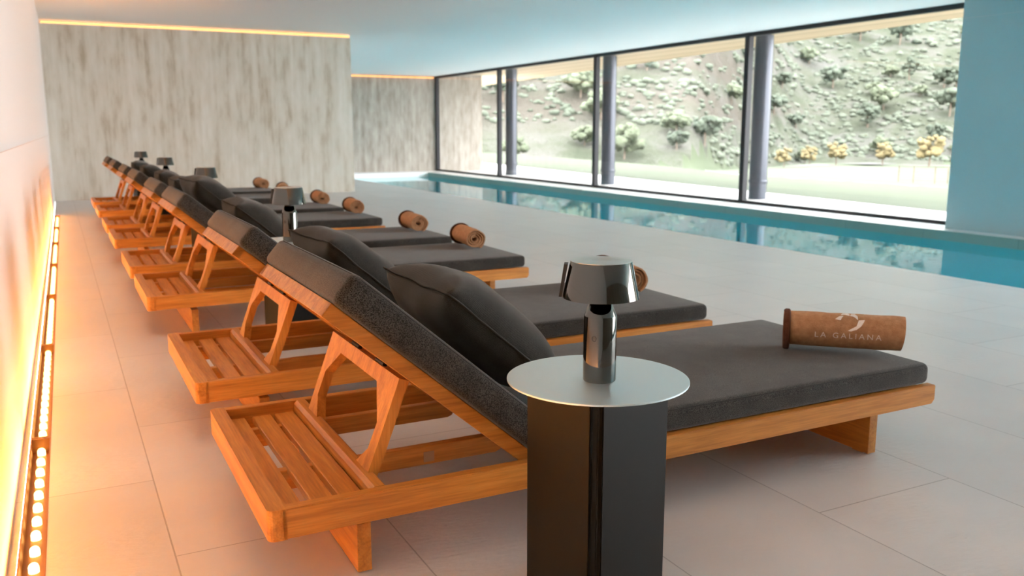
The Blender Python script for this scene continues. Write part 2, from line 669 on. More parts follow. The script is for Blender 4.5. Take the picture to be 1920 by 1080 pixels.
# pool-side edge of the deck
quad(bm, [(XP, YB, 0), (XP, YB, -0.35), (XP, YF, -0.35), (XP, YF, 0)])
struct('floor', bm, M['floor'], 'pale stone tile deck with fine relief')

bm = bmesh.new()
box(bm, wall_x(YB) - 0.2, XWIN + 0.1, YB, YF + 0.3, ZC, ZC + 0.3)
struct('ceiling', bm, M['ceiling'], 'flat white ceiling')


def left_wall():
    m, nt, b = mat('left_wall_streak_panel')
    v = coords(nt)
    wv = N(nt, 'ShaderNodeTexWave', wave_type='BANDS', bands_direction='Y')
    wv.inputs['Scale'].default_value = 14
    wv.inputs['Distortion'].default_value = 0.0
    L(nt, v, wv.inputs['Vector'])
    b.inputs['Base Color'].default_value = (0.78, 0.75, 0.735, 1)
    b.inputs['Roughness'].default_value = 0.6
    bump(nt, b, wv.outputs['Fac'], 0.35, 0.003)  # fine grooves shaped to give the streaks of the lens beams
    bm = bmesh.new()
    prism(bm, [(wall_x(YB), YB, 0), (wall_x(YF), YF, 0), (wall_x(YF) - .25, YF, 0), (wall_x(YB) - .25, YB, 0)], (0, 0, ZC))
    struct('wall_left', bm, m, 'pale panelled wall washed by the amber floor lights')
    for k, z in enumerate((0.93,)):
        bm = bmesh.new()
        prism(bm, [(wall_x(0) + .0002, 0, z), (wall_x(YW) + .0002, YW, z), (wall_x(YW) + .0002, YW, z + .003), (wall_x(0) + .0002, 0, z + .003)], (0.0012, 0, 0))
        struct('trim_1', bm, plain('pink_seam', (0.62, 0.5, 0.45), 0.6), 'thin horizontal panel seam')


left_wall()

bm = bmesh.new()
box(bm, wall_x(YW) - 0.02, 4.38, YW, YW + 0.35, 0, ZC - 0.055)
struct('wall_back', bm, M['concrete'], 'board-marked concrete wall behind the loungers')
bm = bmesh.new()
box(bm, wall_x(YW) - 0.02, 4.38, YW + 0.09, YW + 0.35, ZC - 0.055, ZC)
struct('trim_2', bm, M['ceiling'], 'recess above the concrete wall')
bm = bmesh.new()
box(bm, wall_x(YW) + 0.02, 4.37, YW + 0.0, YW + 0.03, ZC - 0.052, ZC - 0.02, 0.004)
tag(obj('cove_light', bm, M['cove']), 'warm linear cove light glowing above the nearer concrete wall', 'light')

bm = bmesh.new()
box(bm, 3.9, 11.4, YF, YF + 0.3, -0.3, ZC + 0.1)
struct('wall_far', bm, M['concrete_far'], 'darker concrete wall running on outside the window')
bm = bmesh.new()
box(bm, 4.0, XWIN - 0.1, YF - 0.06, YF - 0.02, ZC - 0.06, ZC - 0.03, 0.004)
tag(obj('cove_light', bm, M['cove']), 'thin warm cove light above the grey concrete wall beyond the pool', 'light')

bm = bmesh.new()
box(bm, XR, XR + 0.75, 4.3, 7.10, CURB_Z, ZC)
struct('wall_right', bm, M['wall_right'], 'white wall beside the pool, the water tint painted in')
bm = bmesh.new()
box(bm, XR - 0.002, XR + 0.001, 4.3, 7.095, 2.28, 2.286)
struct('trim_3', bm, plain('wall_seam', (0.5, 0.54, 0.55), 0.6), 'panel joint on the right wall')

bm = bmesh.new()
box(bm, wall_x(YB) - 0.2, XWIN + 0.1, YB - .25, YB, -.3, ZC)  # added out of view to keep light off the faces turned this way
struct('wall_front', bm, M['concrete_far'], 'unseen concrete end wall behind the viewpoint, added to cut the light')

bm = bmesh.new()
box(bm, 3.75, 3.9, YW + .35, YF, 0, ZC)  # added out of view to keep bright sky out of the glass reflections
struct('wall_left_1', bm, M['wall_white'], 'unseen white side wall beyond the concrete wall, added to block the sky')

# pool basin, curb, water
bm = bmesh.new()
PD = -1.55
quad(bm, [(XP, YB, PD), (XL, YB, PD), (XL, 23.3, PD), (XP, 23.3, PD)])
quad(bm, [(XL, YB, PD), (XL, 23.3, PD), (XL, 23.3, WZ), (XL, YB, WZ)])
quad(bm, [(XL, YB, WZ), (XL, 23.3, WZ), (XL, 23.3, CURB_Z), (XL, YB, CURB_Z)], 1)
quad(bm, [(XP, YB, PD), (XP, 23.3, PD), (XP, 23.3, -0.35), (XP, YB, -0.35)])
quad(bm, [(XP, YB, PD), (XL, YB, PD), (XL, YB, 0), (XP, YB, 0)], 1)
struct('trim_4', bm, [M['pool_deep'], M['pool']], 'turquoise lined pool basin')
bm = bmesh.new()
quad(bm, [(XP, 23.3, PD), (XL, 23.3, PD), (XL, 23.3, CURB_Z), (XP, 23.3, CURB_Z)])
quad(bm, [(XP, 23.3, CURB_Z), (XL, 23.3, CURB_Z), (XL, YF, CURB_Z), (XP, YF, CURB_Z)])
quad(bm, [(XL, YB, CURB_Z), (XWIN + 0.1, YB, CURB_Z), (XWIN + 0.1, YF, CURB_Z), (XL, YF, CURB_Z)])
struct('trim_5', bm, M['curb'], 'white curb between pool and windows')
bm = bmesh.new()
quad(bm, [(XP + .001, YB + .001, WZ), (XL - .001, YB + .001, WZ), (XL - .001, 23.299, WZ), (XP + .001, 23.299, WZ)])
o = obj('pool_water', bm, M['water'])
tag(o, 'still turquoise water mirroring the window and hillside', 'water', kind='stuff')

# windows: four bays in view, plus two unseen ones added for skylight
MY = [24.2, 20.1, 15.63, 11.15, 6.68, 4.4, .6, YB]
FZ0, FZ1 = CURB_Z, ZC
for i in (0, 1, 2, 3, 5, 6):
    ya, yb = MY[i + 1], MY[i]
    bm = bmesh.new()
    quad(bm, [(XWIN, ya, FZ0 + .04), (XWIN, yb, FZ0 + .04), (XWIN, yb, FZ1 - .04), (XWIN, ya, FZ1 - .04)])
    o = struct('window_%d' % (i + 1), bm, M['glass'], 'tall fixed pane of clear glass')
    bm = bmesh.new()
    box(bm, XWIN - .04, XWIN + .04, ya, yb, FZ0, FZ0 + .045, .003)
    box(bm, XWIN - .04, XWIN + .04, ya, yb, FZ1 - .062, FZ1, .003)
    obj('window_frame', bm, M['frame'], o)
    bm = bmesh.new()
    box(bm, XWIN - .05, XWIN + .05, yb - .05 if i else yb - .09, yb + .0 if i == 0 else yb + .05, FZ0, FZ1 - .001, .004)
    obj('mullion', bm, M['frame'], o)
bm = bmesh.new()
box(bm, XWIN - .01, XWIN + .3, YF, YF + .3, ZC, ZC + .3)
bm.free()


# ------------------------------------------------------------------ outside
def roof_x(y):
    return 11.9 + 0.114 * (y - 9.8)


bm = bmesh.new()
quad(bm, [(XWIN + .05, -8, -.2), (roof_x(-8), -8, -.2), (roof_x(34), 34, -.2), (XWIN + .05, 34, -.2)])
struct('floor_1', bm, M['terrace'], 'pale paved terrace outside the window')
bm = bmesh.new()
prism(bm, [(XWIN + .1, -6, 2.60), (roof_x(-6), -6, 2.60), (roof_x(32), 32, 2.60), (XWIN + .1, 32, 2.60)], (0, 0, .06))
struct('ceiling_1', bm, M['soffit'], 'timber boarded soffit over the terrace')
bm = bmesh.new()
prism(bm, [(XWIN + .1, -6, 2.66), (roof_x(-6) + .02, -6, 2.66), (roof_x(32) + .02, 32, 2.66), (XWIN + .1, 32, 2.66)], (0, 0, .3))
struct('trim_6', bm, M['curb'], 'white roof edge')

for y, lab in ((21.5, 'dark steel terrace column behind the farthest mullion'),
               (16.75, 'dark steel terrace column behind the middle mullion'),
               (11.95, 'thick dark steel terrace column behind the nearest mullion')):
    t = thing('terrace_column', lab, 'column', (11.0, y, -.2), 0, 'steel columns outside the window')
    bm = bmesh.new()
    lathe(bm, [(0, 0), (.155, 0), (.155, 2.8), (0, 2.8)], 40)
    obj('shaft', bm, M['column'], t, True)
    bm = bmesh.new()
    lathe(bm, [(.165, .28), (.168, .29), (.168, .33), (.165, .34)], 40)
    obj('collar', bm, M['column'], t, True)

# lawn
edge = []
for az in range(4, 88, 2):
    a = R_(az)
    pts = [(4, 80), (25.2, 49.4), (32.4, 36.4), (41.7, 25.2), (53.7, 21.0), (88, 24)]
    for (a0, r0), (a1, r1) in zip(pts, pts[1:]):
        if a0 <= az <= a1:
            r = r0 + (r1 - r0) * (az - a0) / (a1 - a0)
            break
    edge.append((az, r))


def terr(az, r):
    """ground height beyond the lawn"""
    re = None
    for (a0, r0), (a1, r1) in zip(edge, edge[1:]):
        if a0 <= az <= a1:
            re = r0 + (r1 - r0) * (az - a0) / (a1 - a0)
            break
    if re is None:
        re = edge[0][1] if az < edge[0][0] else edge[-1][1]
    d = r - re
    x, y = r * math.sin(R_(az)), r * math.cos(R_(az))
    w = min(1, max(0, (az - 38) / 8.0))
    foot = 62 + 58 * w * w * (3 - 2 * w) - re * 0.0
    foot = max(foot, re + 12)
    z = -.22 - min(d, foot - re) * (0.047 - 0.017 * w)
    if d < 1e-3:
        return -.22
    if r > foot:
        q = r - foot
        n1 = noise.fractal(Vector((x, y, 0)) * 0.006, 1.0, 2.0, 5)
        n2 = noise.fractal(Vector((x + 50, y, 3)) * 0.03, 1.0, 2.0, 4)
        z += q * (0.34 + 0.10 * n1) + n1 * min(q, 60) * .12 + n2 * min(q * .08, 3.0)
    return z


bm = bmesh.new()
inner = [(roof_x(r * math.cos(R_(az))) if False else None) for az, r in edge]
rowa, rowb, rowc = [], [], []
for az, r in edge:
    a = R_(az)
    # inner point on the terrace edge along the same bearing
    s, c = math.sin(a), math.cos(a)
    t0 = (11.9 - 0.114 * 9.8) / (s - 0.114 * c) if s - 0.114 * c > 0.05 else 60
    t0 = min(t0, r - 2)
    rowa.append(bm.verts.new((t0 * s, t0 * c, -.215)))
    rowb.append(bm.verts.new(((t0 + r) / 2 * s, (t0 + r) / 2 * c, -.20)))
    rowc.append(bm.verts.new((r * s, r * c, -.22)))
for A, B in ((rowa, rowb), (rowb, rowc)):
    for i in range(len(A) - 1):
        bm.faces.new((A[i], B[i], B[i + 1], A[i + 1]))
struct('floor_2', bm, M['lawn'], 'mown lawn beyond the terrace')

bm = bmesh.new()
rows = []
NR = 110
for j in range(NR):
    f = j / (NR - 1)
    row = []
    for az10 in range(40, 861, 5):
        az = az10 / 10
        re = next((r0 + (r1 - r0) * (az - a0) / (a1 - a0) for (a0, r0), (a1, r1) in zip(edge, edge[1:]) if a0 <= az <= a1), edge[-1][1])
        r = re + (760 - re) * f ** 1.9
        a = R_(az)
        row.append(bm.verts.new((r * math.sin(a), r * math.cos(a), terr(az, r))))
    rows.append(row)
for j in range(NR - 1):
    for i in range(len(rows[0]) - 1):
        f = bm.faces.new((rows[j][i], rows[j + 1][i], rows[j + 1][i + 1], rows[j][i + 1]))
        c = f.calc_center_median()
        r = math.hypot(c.x, c.y)
        az = math.degrees(math.atan2(c.x, c.y))
        w = min(1, max(0, (az - 38) / 8.0))
        f.material_index = 1 if r < 62 + 58 * w - 2 + 6 * noise.noise(Vector((c.x, c.y, 0)) * .05) else 0
hs = struct('hillside', bm, [M['hill'], M['valley']], 'scrubby mountain slope beyond the lawn', True)

rnd = random.Random(4)


def px_ground(px, r):
    """bearing of a photograph column"""
    az = math.degrees(-YAW + math.atan((px - 960) / FPX * math.cos(0)))
    return az


_ico = {}


def ico(sub):
    if sub not in _ico:
        b = bmesh.new()
        bmesh.ops.create_icosphere(b, subdivisions=sub, radius=1.0)
        b.verts.index_update()
        _ico[sub] = ([v.co.copy() for v in b.verts], [tuple(v.index for v in f.verts) for f in b.faces])
        b.free()
    return _ico[sub]


class Soup:
    """many small lumps collected quickly into one mesh"""

    def __init__(self):
        self.v, self.f = [], []

    def add(self, c, r, sq, sub, rough, seed):
        V, F = ico(sub)
        b = len(self.v)
        off = Vector((seed * 3.1, seed * 1.7, 0))
        for p in V:
            k = (1 + rough * noise.noise(p * 2.2 + off)) * r
            self.v.append((p.x * k + c[0], p.y * k + c[1], p.z * k * sq + c[2]))
        self.f.extend((a + b, d + b, e_ + b) for a, d, e_ in F)

    def build(self, name, m):
        me = bpy.data.meshes.new(name)
        me.from_pydata(self.v, [], self.f)
        me.polygons.foreach_set('use_smooth', [True] * len(me.polygons))
        me.materials.append(m)
        return link(name, me)


def blob(bm, c, r, sq=0.8, sub=2, rough=.25, seed=0, mi=0):
    ret = bmesh.ops.create_icosphere(bm, subdivisions=sub, radius=1.0)
    for v in ret['verts']:
        p = v.co.copy()
        k = 1 + rough * noise.noise(p * 2.2 + Vector((seed * 3.1, seed * 1.7, 0)))
        v.co = Vector((p.x * r * k + c[0], p.y * r * k + c[1], p.z * r * k * sq + c[2]))
    for v in ret['verts']:
        for f in v.link_faces:
            f.material_index = mi


def tree_proto(name, leaf, h, w, seed, label, cat='tree'):
    t = thing(name, label, cat)
    r = random.Random(seed)
    bm = bmesh.new()
    tube(bm, [(0, 0, -.3), (0.03 * h, 0, h * .3), (0, 0.02 * h, h * .6)], h * .03, 8)
    obj('trunk', bm, M['bark'], t)
    bm = bmesh.new()
    for k in range(34):
        a = r.uniform(0, 6.28)
        d = w * .48 * r.random() ** .6
        z = h * (.62 + .34 * r.uniform(-1, 1) * (1 - (d / w) ** 2 * 2))
        blob(bm, (d * math.cos(a), d * math.sin(a), z), w * r.uniform(.09, .19), .85, 2, .9, seed + k)
    obj('crown', bm, leaf, t, True)
    return t


G_T = 'green trees at the foot of the hill'
protos = [tree_proto('tree', M['leaf_dark'], 4.0, 3.6, 1, 'x'), tree_proto('tree', M['leaf_pale'], 3.4, 3.4, 2, 'x'),
          tree_proto('tree', M['leaf_dark'], 5.0, 3.2, 3, 'x')]
labs = ['dark green rounded tree standing at the foot of the scrubby hill',
        'pale olive-green tree standing at the foot of the scrubby hill',
        'tall narrow dark green tree on the scrubby hill']
used = [False] * 3
spots = []
for k in range(130):
    i = rnd.choice([0, 0, 1, 1, 2])
    az = rnd.uniform(24, 56)
    w = min(1, max(0, (az - 38) / 8.0))
    foot = 62 + 58 * w * w * (3 - 2 * w)
    r = foot + (rnd.uniform(-4, 30) if k < 60 else rnd.uniform(20, 190))
    a = R_(az)
    s = rnd.uniform(.4, .85) * (1 + .3 * w)
    p_ = (r * math.sin(a), r * math.cos(a), 2.2 * s)
    if used[i] and any(math.hypot(p_[0] - q_[0], p_[1] - q_[1]) < p_[2] + q_[2] for q_ in spots):
        continue
    spots.append(p_)
    o = protos[i] if not used[i] else copy_tree(protos[i])
    used[i] = True
    o.location = (r * math.sin(a), r * math.cos(a), terr(az, r) - .1)
    o.rotation_euler = (0, 0, rnd.uniform(0, 6.28))
    o.scale = (s, s, s * rnd.uniform(.85, 1.1))
    tag(o, labs[i], 'tree', G_T + (' (%s)' % ['round', 'olive', 'tall'][i]))

# young autumn-yellow trees in the valley
yl = [(1465, 300, 68, .75, 'small yellow bush just right of the nearest steel column'),
      (1513, 302, 74, .8, 'small orange-yellow tree right of the yellow bush by the column'),
      (1563, 300, 80, 1.0, 'young yellow tree left of the forked pale path'),
      (1648, 297, 84, 1.05, 'young yellow tree standing over the pale path'),
      (1734, 296, 78, 1.3, 'largest yellow tree behind the fence, beside the white wall')]
yp = tree_proto('young_tree', M['leaf_yellow'], 2.0, 1.5, 8, 'x')
for k, (px, py, r, s, lab) in enumerate(yl):
    o = yp if k == 0 else copy_tree(yp)
    az = px_ground(px, r)
    a = R_(az)
    o.location = (r * math.sin(a), r * math.cos(a), terr(az, r) - .05)
    o.scale = (s, s, s)
    o.rotation_euler = (0, 0, k * 1.3)
    tag(o, lab, 'tree', 'young yellow trees in the valley')

# hillside scrub: uncountable
soup = Soup()
for k in range(17000):
    az = rnd.uniform(18, 62)
    w = min(1, max(0, (az - 38) / 8.0))
    foot = 62 + 58 * w * w * (3 - 2 * w)
    r = foot + 1 + 440 * rnd.random() ** 1.5
    a = R_(az)
    x, y = r * math.sin(a), r * math.cos(a)
    if noise.noise(Vector((x, y, 0)) * .03) < -.22:
        continue
    if any(abs(x - q_[0]) < q_[2] and abs(y - q_[1]) < q_[2] for q_ in spots):
        continue
    s = rnd.uniform(.16, .5) * (.5 + r / 270)
    soup.add((x, y, terr(az, r) + s * .15), s * 1.25, .6, 2 if k % 3 == 0 else 1, .7, k)
tag(soup.build('hillside_scrub', M['scrub']), 'grey-green scrub scattered all over the hillside', 'shrubs', kind='stuff')
# limestone outcrops
soup = Soup()
for k in range(420):
    az = rnd.uniform(24, 58)
    r = rnd.uniform(190, 470) if az > 38 else rnd.uniform(120, 330)
    a = R_(az)
    x, y = r * math.sin(a), r * math.cos(a)
    if noise.noise(Vector((x, y, 9)) * .012) < .05:
        continue
    s = rnd.uniform(.6, 2.6)
    soup.add((x, y, terr(az, r) + s * .2), s, 1.2, 2, .9, k)
tag(soup.build('limestone_outcrops', M['rock']), 'pale limestone outcrops breaking through the upper slope', 'rocks', kind='stuff')

# pale path and sand patch in the valley
def ribbon(name, pts, w, lab, m, cat):
    bm = bmesh.new()
    L_, R2 = [], []
    P = []
    for (az, r) in pts:
        a = R_(az)
        P.append(Vector((r * math.sin(a), r * math.cos(a), terr(az, r) + .1)))
    Q = []
    for p, q in zip(P, P[1:]):
        for k in range(6):
            Q.append(p.lerp(q, k / 6))
    Q.append(P[-1])
    for i, p in enumerate(Q):
        t = (Q[min(i + 1, len(Q) - 1)] - Q[max(i - 1, 0)]).normalized()
        n = Vector((-t.y, t.x, 0)).normalized() * w / 2
        azp = lambda v: (math.degrees(math.atan2(v.x, v.y)), math.hypot(v.x, v.y))
        a_, b_ = p + n, p - n
        a_.z = terr(*azp(a_)) + .14
        b_.z = terr(*azp(b_)) + .14
        L_.append(bm.verts.new(a_))
        R2.append(bm.verts.new(b_))
    for i in range(len(Q) - 1):
        bm.faces.new((L_[i], L_[i + 1], R2[i + 1], R2[i]))
    return struct(name, bm, m, lab)


ribbon('trim_7', [(px_ground(1598, 0), 86), (px_ground(1625, 0), 96), (px_ground(1650, 0), 112)], 3.0, 'pale path forking uphill', M['path'], 'path')
ribbon('trim_8', [(px_ground(1598, 0), 86), (px_ground(1640, 0), 80), (px_ground(1695, 0), 80), (px_ground(1790, 0), 84)], 2.6, 'pale path crossing the valley', M['path'], 'path')
ribbon('trim_9', [(px_ground(1488, 0), 62), (px_ground(1513, 0), 60)], 3.0, 'pale sand patch', M['path'], 'path')

# wire fence by the lawn
t = thing('wire_fence', 'grey post and wire fence at the lawn edge beside the white wall', 'fence')
fr = 24.5
fp = []
for px in (1680, 1708, 1748, 1772, 1800, 1840):
    az = px_ground(px, 0)
    a = R_(az)
    p = Vector((fr * math.sin(a), fr * math.cos(a), terr(az, fr)))
    fp.append(p)
    bm = bmesh.new()
    tube(bm, [p + Vector((0, 0, -.1)), p + Vector((0, 0, .42))], .014, 8)
    obj('post', bm, M['bark'], t)
bm = bmesh.new()
for h in (.06, .13, .20, .27, .34, .40):
    tube(bm, [p + Vector((0, 0, h)) for p in fp], .0025, 5)
obj('wire', bm, M['bark'], t)

# ------------------------------------------------------------------ floor light channel along the left wall
NF = 8
flen = (Y_LED1 - Y_LED0) / NF
proto_f = None
for k in range(NF):
    ya = Y_LED0 + k * flen
    yb = ya + flen
    ang = -math.atan(0.0094)
    if proto_f is None:
        proto_f = thing('floor_light_channel', 'x', 'light')
        bm = bmesh.new()
        w, d = SH - .001, .045
        box(bm, -w, w, 0.002, flen - .002, -d - .003, -d)
        box(bm, -w, -w + .004, 0.002, flen - .002, -d, .001)
        box(bm, w - .004, w, 0.002, flen - .002, -d, .001)
        box(bm, -w, w, 0.002, .012, -d, 0.0)
        box(bm, -w, w, flen - .012, flen - .002, -d, 0.0)
        obj('housing', bm, M['channel'], proto_f)
        bm = bmesh.new()
        lathe(bm, [(0.0125, -.044), (0.0125, -.03), (.0105, -.024), (.0065, -.0205), (0, -.019)], 12)
        n = 15
        first = obj('lens', bm, M['led'], proto_f, True)
        for j in range(n):
            o = first if j == 0 else first.copy()
            if j:
                C.objects.link(o)
                o.parent = proto_f
            o.location = (0, (j + .5) * flen / n, 0)
        ld = bpy.data.lights.new('led_bar', 'AREA')
        ld.shape = 'RECTANGLE'
        ld.size = .020
        ld.size_y = flen - .05
        ld.energy = LED_WATTS
        ld.color = (1.0, 0.38, 0.075)
        ld.spread = R_(112)
        lo = bpy.data.objects.new('led_bar', ld)
        C.objects.link(lo)
        lo.parent = proto_f
        lo.location = (0, flen / 2, -.008)
        lo.rotation_euler = (math.pi, R_(-6), 0)
        f = proto_f
    else:
        f = copy_tree(proto_f)
    f.location = (strip_x(ya), ya, 0)
    f.rotation_euler = (0, 0, ang)
    order = ['nearest to the viewer', 'second from the viewer', 'third from the viewer', 'fourth from the viewer', 'fourth from the far end',
             'third from the far end', 'second from the far end', 'farthest of the row']
    tag(f, 'recessed amber floor light at the foot of the left wall, ' + order[k], 'light', 'amber floor lights along the left wall')

# ------------------------------------------------------------------ the sun lounger
LW = 0.787
SL = 0.854
CO, SI = math.cos(math.atan(SL)), math.sin(math.atan(SL))


def slope_pt(s, p):
    """s metres down the backrest from its head, p metres off its underside; local x,z"""
    x0, z0 = 0.142, 0.612
    return (x0 + s * CO + p * SI, z0 - s * SI + p * CO)


def slope_box(bm, s0, s1, y0, y1, p0, p1, bev=0.0, seg=2):
    b2 = bmesh.new()
    box(b2, s0, s1, y0, y1, p0, p1, bev, seg)
    for v in b2.verts:
        x, z = slope_pt(v.co.x, v.co.z)
        v.co = Vector((x, v.co.y, z))
    me = bpy.data.meshes.new('tmp')
    b2.to_mesh(me)
    b2.free()
    bm.from_mesh(me)
    bpy.data.meshes.remove(me)


def cushion(bm, x0, x1, y0, y1, z0, z1, f=None, bev=.02, crown=.006):
    """box cushion with rounded edges and corners, gently crowned top"""
    def axis(a, b, n):
        e_ = [0, .12 * bev, .3 * bev, .6 * bev, bev]
        mid = [a + bev + (b - a - 2 * bev) * k / n for k in range(1, n)]
        return [a + q for q in e_] + mid + [b - q for q in reversed(e_)]
    X, Y, Z = axis(x0, x1, 14), axis(y0, y1, 9), axis(z0, z1, 2)
    seen = {}

    def vert(i, j, k):
        key = (i, j, k)
        if key not in seen:
            p = Vector((X[i], Y[j], Z[k]))
            c = Vector((min(max(p.x, x0 + bev), x1 - bev), min(max(p.y, y0 + bev), y1 - bev), min(max(p.z, z0 + bev), z1 - bev)))
            d = p - c
            m_ = max(abs(d.x), abs(d.y), abs(d.z))
            if m_ > 1e-9:
                p = c + d.normalized() * m_
            u = (p.x - x0) / (x1 - x0)
            w = (p.y - y0) / (y1 - y0)
            h = (p.z - z0) / (z1 - z0)
            if h > .5:
                p.z += crown * math.sin(math.pi * u) * math.sin(math.pi * w) * (h - .5) * 2
            seen[key] = bm.verts.new(f(p) if f else p)
        return seen[key]
    nx, ny, nz = len(X) - 1, len(Y) - 1, len(Z) - 1
    for i in range(nx):
        for j in range(ny):
            for k in (0, nz):
                bm.faces.new((vert(i, j, k), vert(i + 1, j, k), vert(i + 1, j + 1, k), vert(i, j + 1, k)))
        for k in range(nz):
            for j in (0, ny):
                bm.faces.new((vert(i, j, k), vert(i + 1, j, k), vert(i + 1, j, k + 1), vert(i, j, k + 1)))
    for j in range(ny):
        for k in range(nz):
            for i in (0, nx):
                bm.faces.new((vert(i, j, k), vert(i, j + 1, k), vert(i, j + 1, k + 1), vert(i, j, k + 1)))


def welt(x0, x1, y0, y1, z, r, f=None):
    pts = []
    c = r
    for cx, cy, a0 in ((x1 - c, y1 - c, 0), (x0 + c, y1 - c, 90), (x0 + c, y0 + c, 180), (x1 - c, y0 + c, 270)):
        for k in range(5):
            a = R_(a0 + k * 22.5)
            pts.append(Vector((cx + c * math.cos(a), cy + c * math.sin(a), z)))
    if f:
        pts = [f(p) for p in pts]
    bm = bmesh.new()
    tube(bm, pts, .0016, 6, True)
    return bm


def make_lounger():
    t = thing('sun_lounger', 'x', 'sun lounger')
    z0, z1 = .143, .211
    # side rails with eased ends
    for s in (0, 1):
        y0 = 0 if s == 0 else LW - .03
        bm = bmesh.new()
        prof = [(.03, z0), (2.080, z0 + .006), (2.092, z0 + .02), (2.092, z1 - .004), (2.088, z1), (.03, z1)]
        prism(bm, [(x, y0, z) for x, z in prof], (0, .03, 0))
        bmesh.ops.bevel(bm, geom=list(bm.edges), offset=.002, segments=2, affect='EDGES')
        obj('side_rail', bm, M['teak_x'], t)
    bm = bmesh.new()
    # head board with rounded outer corners
    out = [(0.04, 0.0), (0.04, LW)]
    for cx, cy, a0 in ((.016, LW - .016, 90), (.016, .016, 180)):
        for k in range(5):
            a = R_(a0 + 22.5 * k)
            out.append((cx + .016 * math.cos(a), cy + .016 * math.sin(a)))
    prism(bm, [(x, y, z0 - .001) for x, y in out], (0, 0, z1 - z0 + .002))
    obj('head_board', bm, M['teak_y'], t)
    bm = bmesh.new()
    box(bm, 2.045, 2.075, .03, LW - .03, z0 + .004, z1 - .012, .002)
    obj('foot_board', bm, M['teak_y'], t)
    # head shelf slats
    for a, b in ((.043, .092), (.113, .166), (.177, .233)):
        bm = bmesh.new()
        box(bm, a, b, .03, LW - .03, .174 - .012, .194 - .012, .003)
        obj('shelf_slat', bm, M['teak_y'], t)
    bm = bmesh.new()
    prism(bm, [(.236, .03, .165), (.262, .03, .165), (.275, .03, .205), (.268, .03, .212), (.246, .03, .212), (.236, .03, .203)], (0, LW - .06, 0))
    obj('cross_bar', bm, M['teak_y'], t)
    # inner longitudinal bearers
    for y in (.315, .655):
        bm = bmesh.new()
        pr = [(.04, .122), (.69, .122), (.705, .128), (.712, .142), (.712, .174), (.04, .174)]
        prism(bm, [(x, y, z) for x, z in pr], (0, .025, 0))
        bmesh.ops.bevel(bm, geom=list(bm.edges), offset=.0015, segments=1, affect='EDGES')
        obj('bearer', bm, M['teak_x'], t)
    # plank legs
    for x in (.205, 1.858):
        bm = bmesh.new()
        box(bm, x, x + .034, .045, LW - .045, 0.004, z0 - .0005 if x > 1 else .1225, .002)
        for yy in (.07, LW - .11):
            box(bm, x + .004, x + .03, yy, yy + .04, 0, .005)
        obj('leg', bm, M['teak_s'], t)
        if x < 1:
            bm = bmesh.new()
            box(bm, x, x + .034, .045, .1, .1225, z0 + .02, .001)
            box(bm, x, x + .034, LW - .1, LW - .045, .1225, z0 + .02, .001)
            bm.free()
    # seat slats under the mattress
    for k in range(11):
        x = .86 + k * .11
        bm = bmesh.new()
        box(bm, x, x + .075, .03, LW - .03, .184, .204, .002)
        obj('seat_slat', bm, M['teak_y'], t)
    # backrest frame
    bm = bmesh.new()
    slope_box(bm, 0.0, .66, .045, .073, 0, .036, .002)
    slope_box(bm, 0.0, .66, .665, .693, 0, .036, .002)
    slope_box(bm, 0.0, .028, .045, .693, 0.0003, .0363, .002)
    for k in range(6):
        s = .07 + k * .1
        slope_box(bm, s, s + .06, .073, .665, .014, .032, .002)
    bf = obj('backrest_frame', bm, M['teak_s'], t)
    bf.data.materials[0] = teak_slope
    # prop frame with its eight-sided opening
    base = Vector((.252, 0, .196))
    dirv = Vector((.086, 0, .238)).normalized()
    nrm = Vector((dirv.z, 0, -dirv.x))
    bm = bmesh.new()
    outer = [(.112, 0), (.668, 0), (.678, .06), (.672, .16), (.66, .252), (.108, .252), (.098, .16), (.092, .06)]
    outer = [(.118, -.002), (.668, -.002), (.664, .252), (.107, .252)]
    hole = [(.228, -.002), (.162, .062), (.156, .13), (.236, .213), (.545, .213), (.624, .142), (.626, .07), (.558, -.002)]
    ring = [outer[0], outer[3], outer[2], outer[1], hole[7], hole[6], hole[5], hole[4], hole[3], hole[2], hole[1], hole[0]]
    P3 = [base + Vector((0, y, 0)) + dirv * s for y, s in ring]
    # build as convex pieces so the caps are clean
    def piece(idx):
        prism(bm, [base + Vector((0, y, 0)) + dirv * s - nrm * .0 for y, s in idx], tuple(nrm * .026))
    oL, oTL, oTR, oR = (.118, -.002), (.107, .252), (.664, .252), (.668, -.002)
    piece([oL, hole[0], hole[1], (.113, .066)])
    piece([(.113, .066), hole[1], hole[2], (.1105, .13)])
    piece([(.1105, .13), hole[2], hole[3], (.236, .252), oTL])
    piece([(.236, .252), hole[3], hole[4], (.545, .252)])
    piece([(.545, .252), hole[4], hole[5], (.666, .142), oTR])
    piece([(.666, .142), hole[5], hole[6], (.667, .07)])
    piece([(.667, .07), hole[6], hole[7], oR])
    bmesh.ops.remove_doubles(bm, verts=bm.verts, dist=.0004)
    obj('prop_frame', bm, M['teak_z'], t)
    bm = bmesh.new()
    for y in (.27, .47):
        c = base + Vector((0, y, 0)) + dirv * .256 + nrm * .010
        tube(bm, [c + Vector((0, -.03, 0)), c + Vector((0, .03, 0))], .006, 10)
    obj('hinge', bm, M['frame'], t)
    # mattress
    bm = bmesh.new()
    cushion(bm, .712, 2.078, .012, LW - .012, .2115, .280, None, .022, .006)
    mt = obj('mattress', bm, M['fabric'], t, True)
    obj('piping', welt(.7185, 2.0715, .0185, LW - .0185, .2735, .026), M['piping'], mt, True)
    bm = bmesh.new()

    def fs(p):
        x, z = slope_pt(p.x, p.z)
        return Vector((x, p.y, z))
    cushion(bm, -.012, .66, .008, .712, .037, .118, fs, .02, .006)
    bc = obj('back_cushion', bm, M['fabric'], t, True)
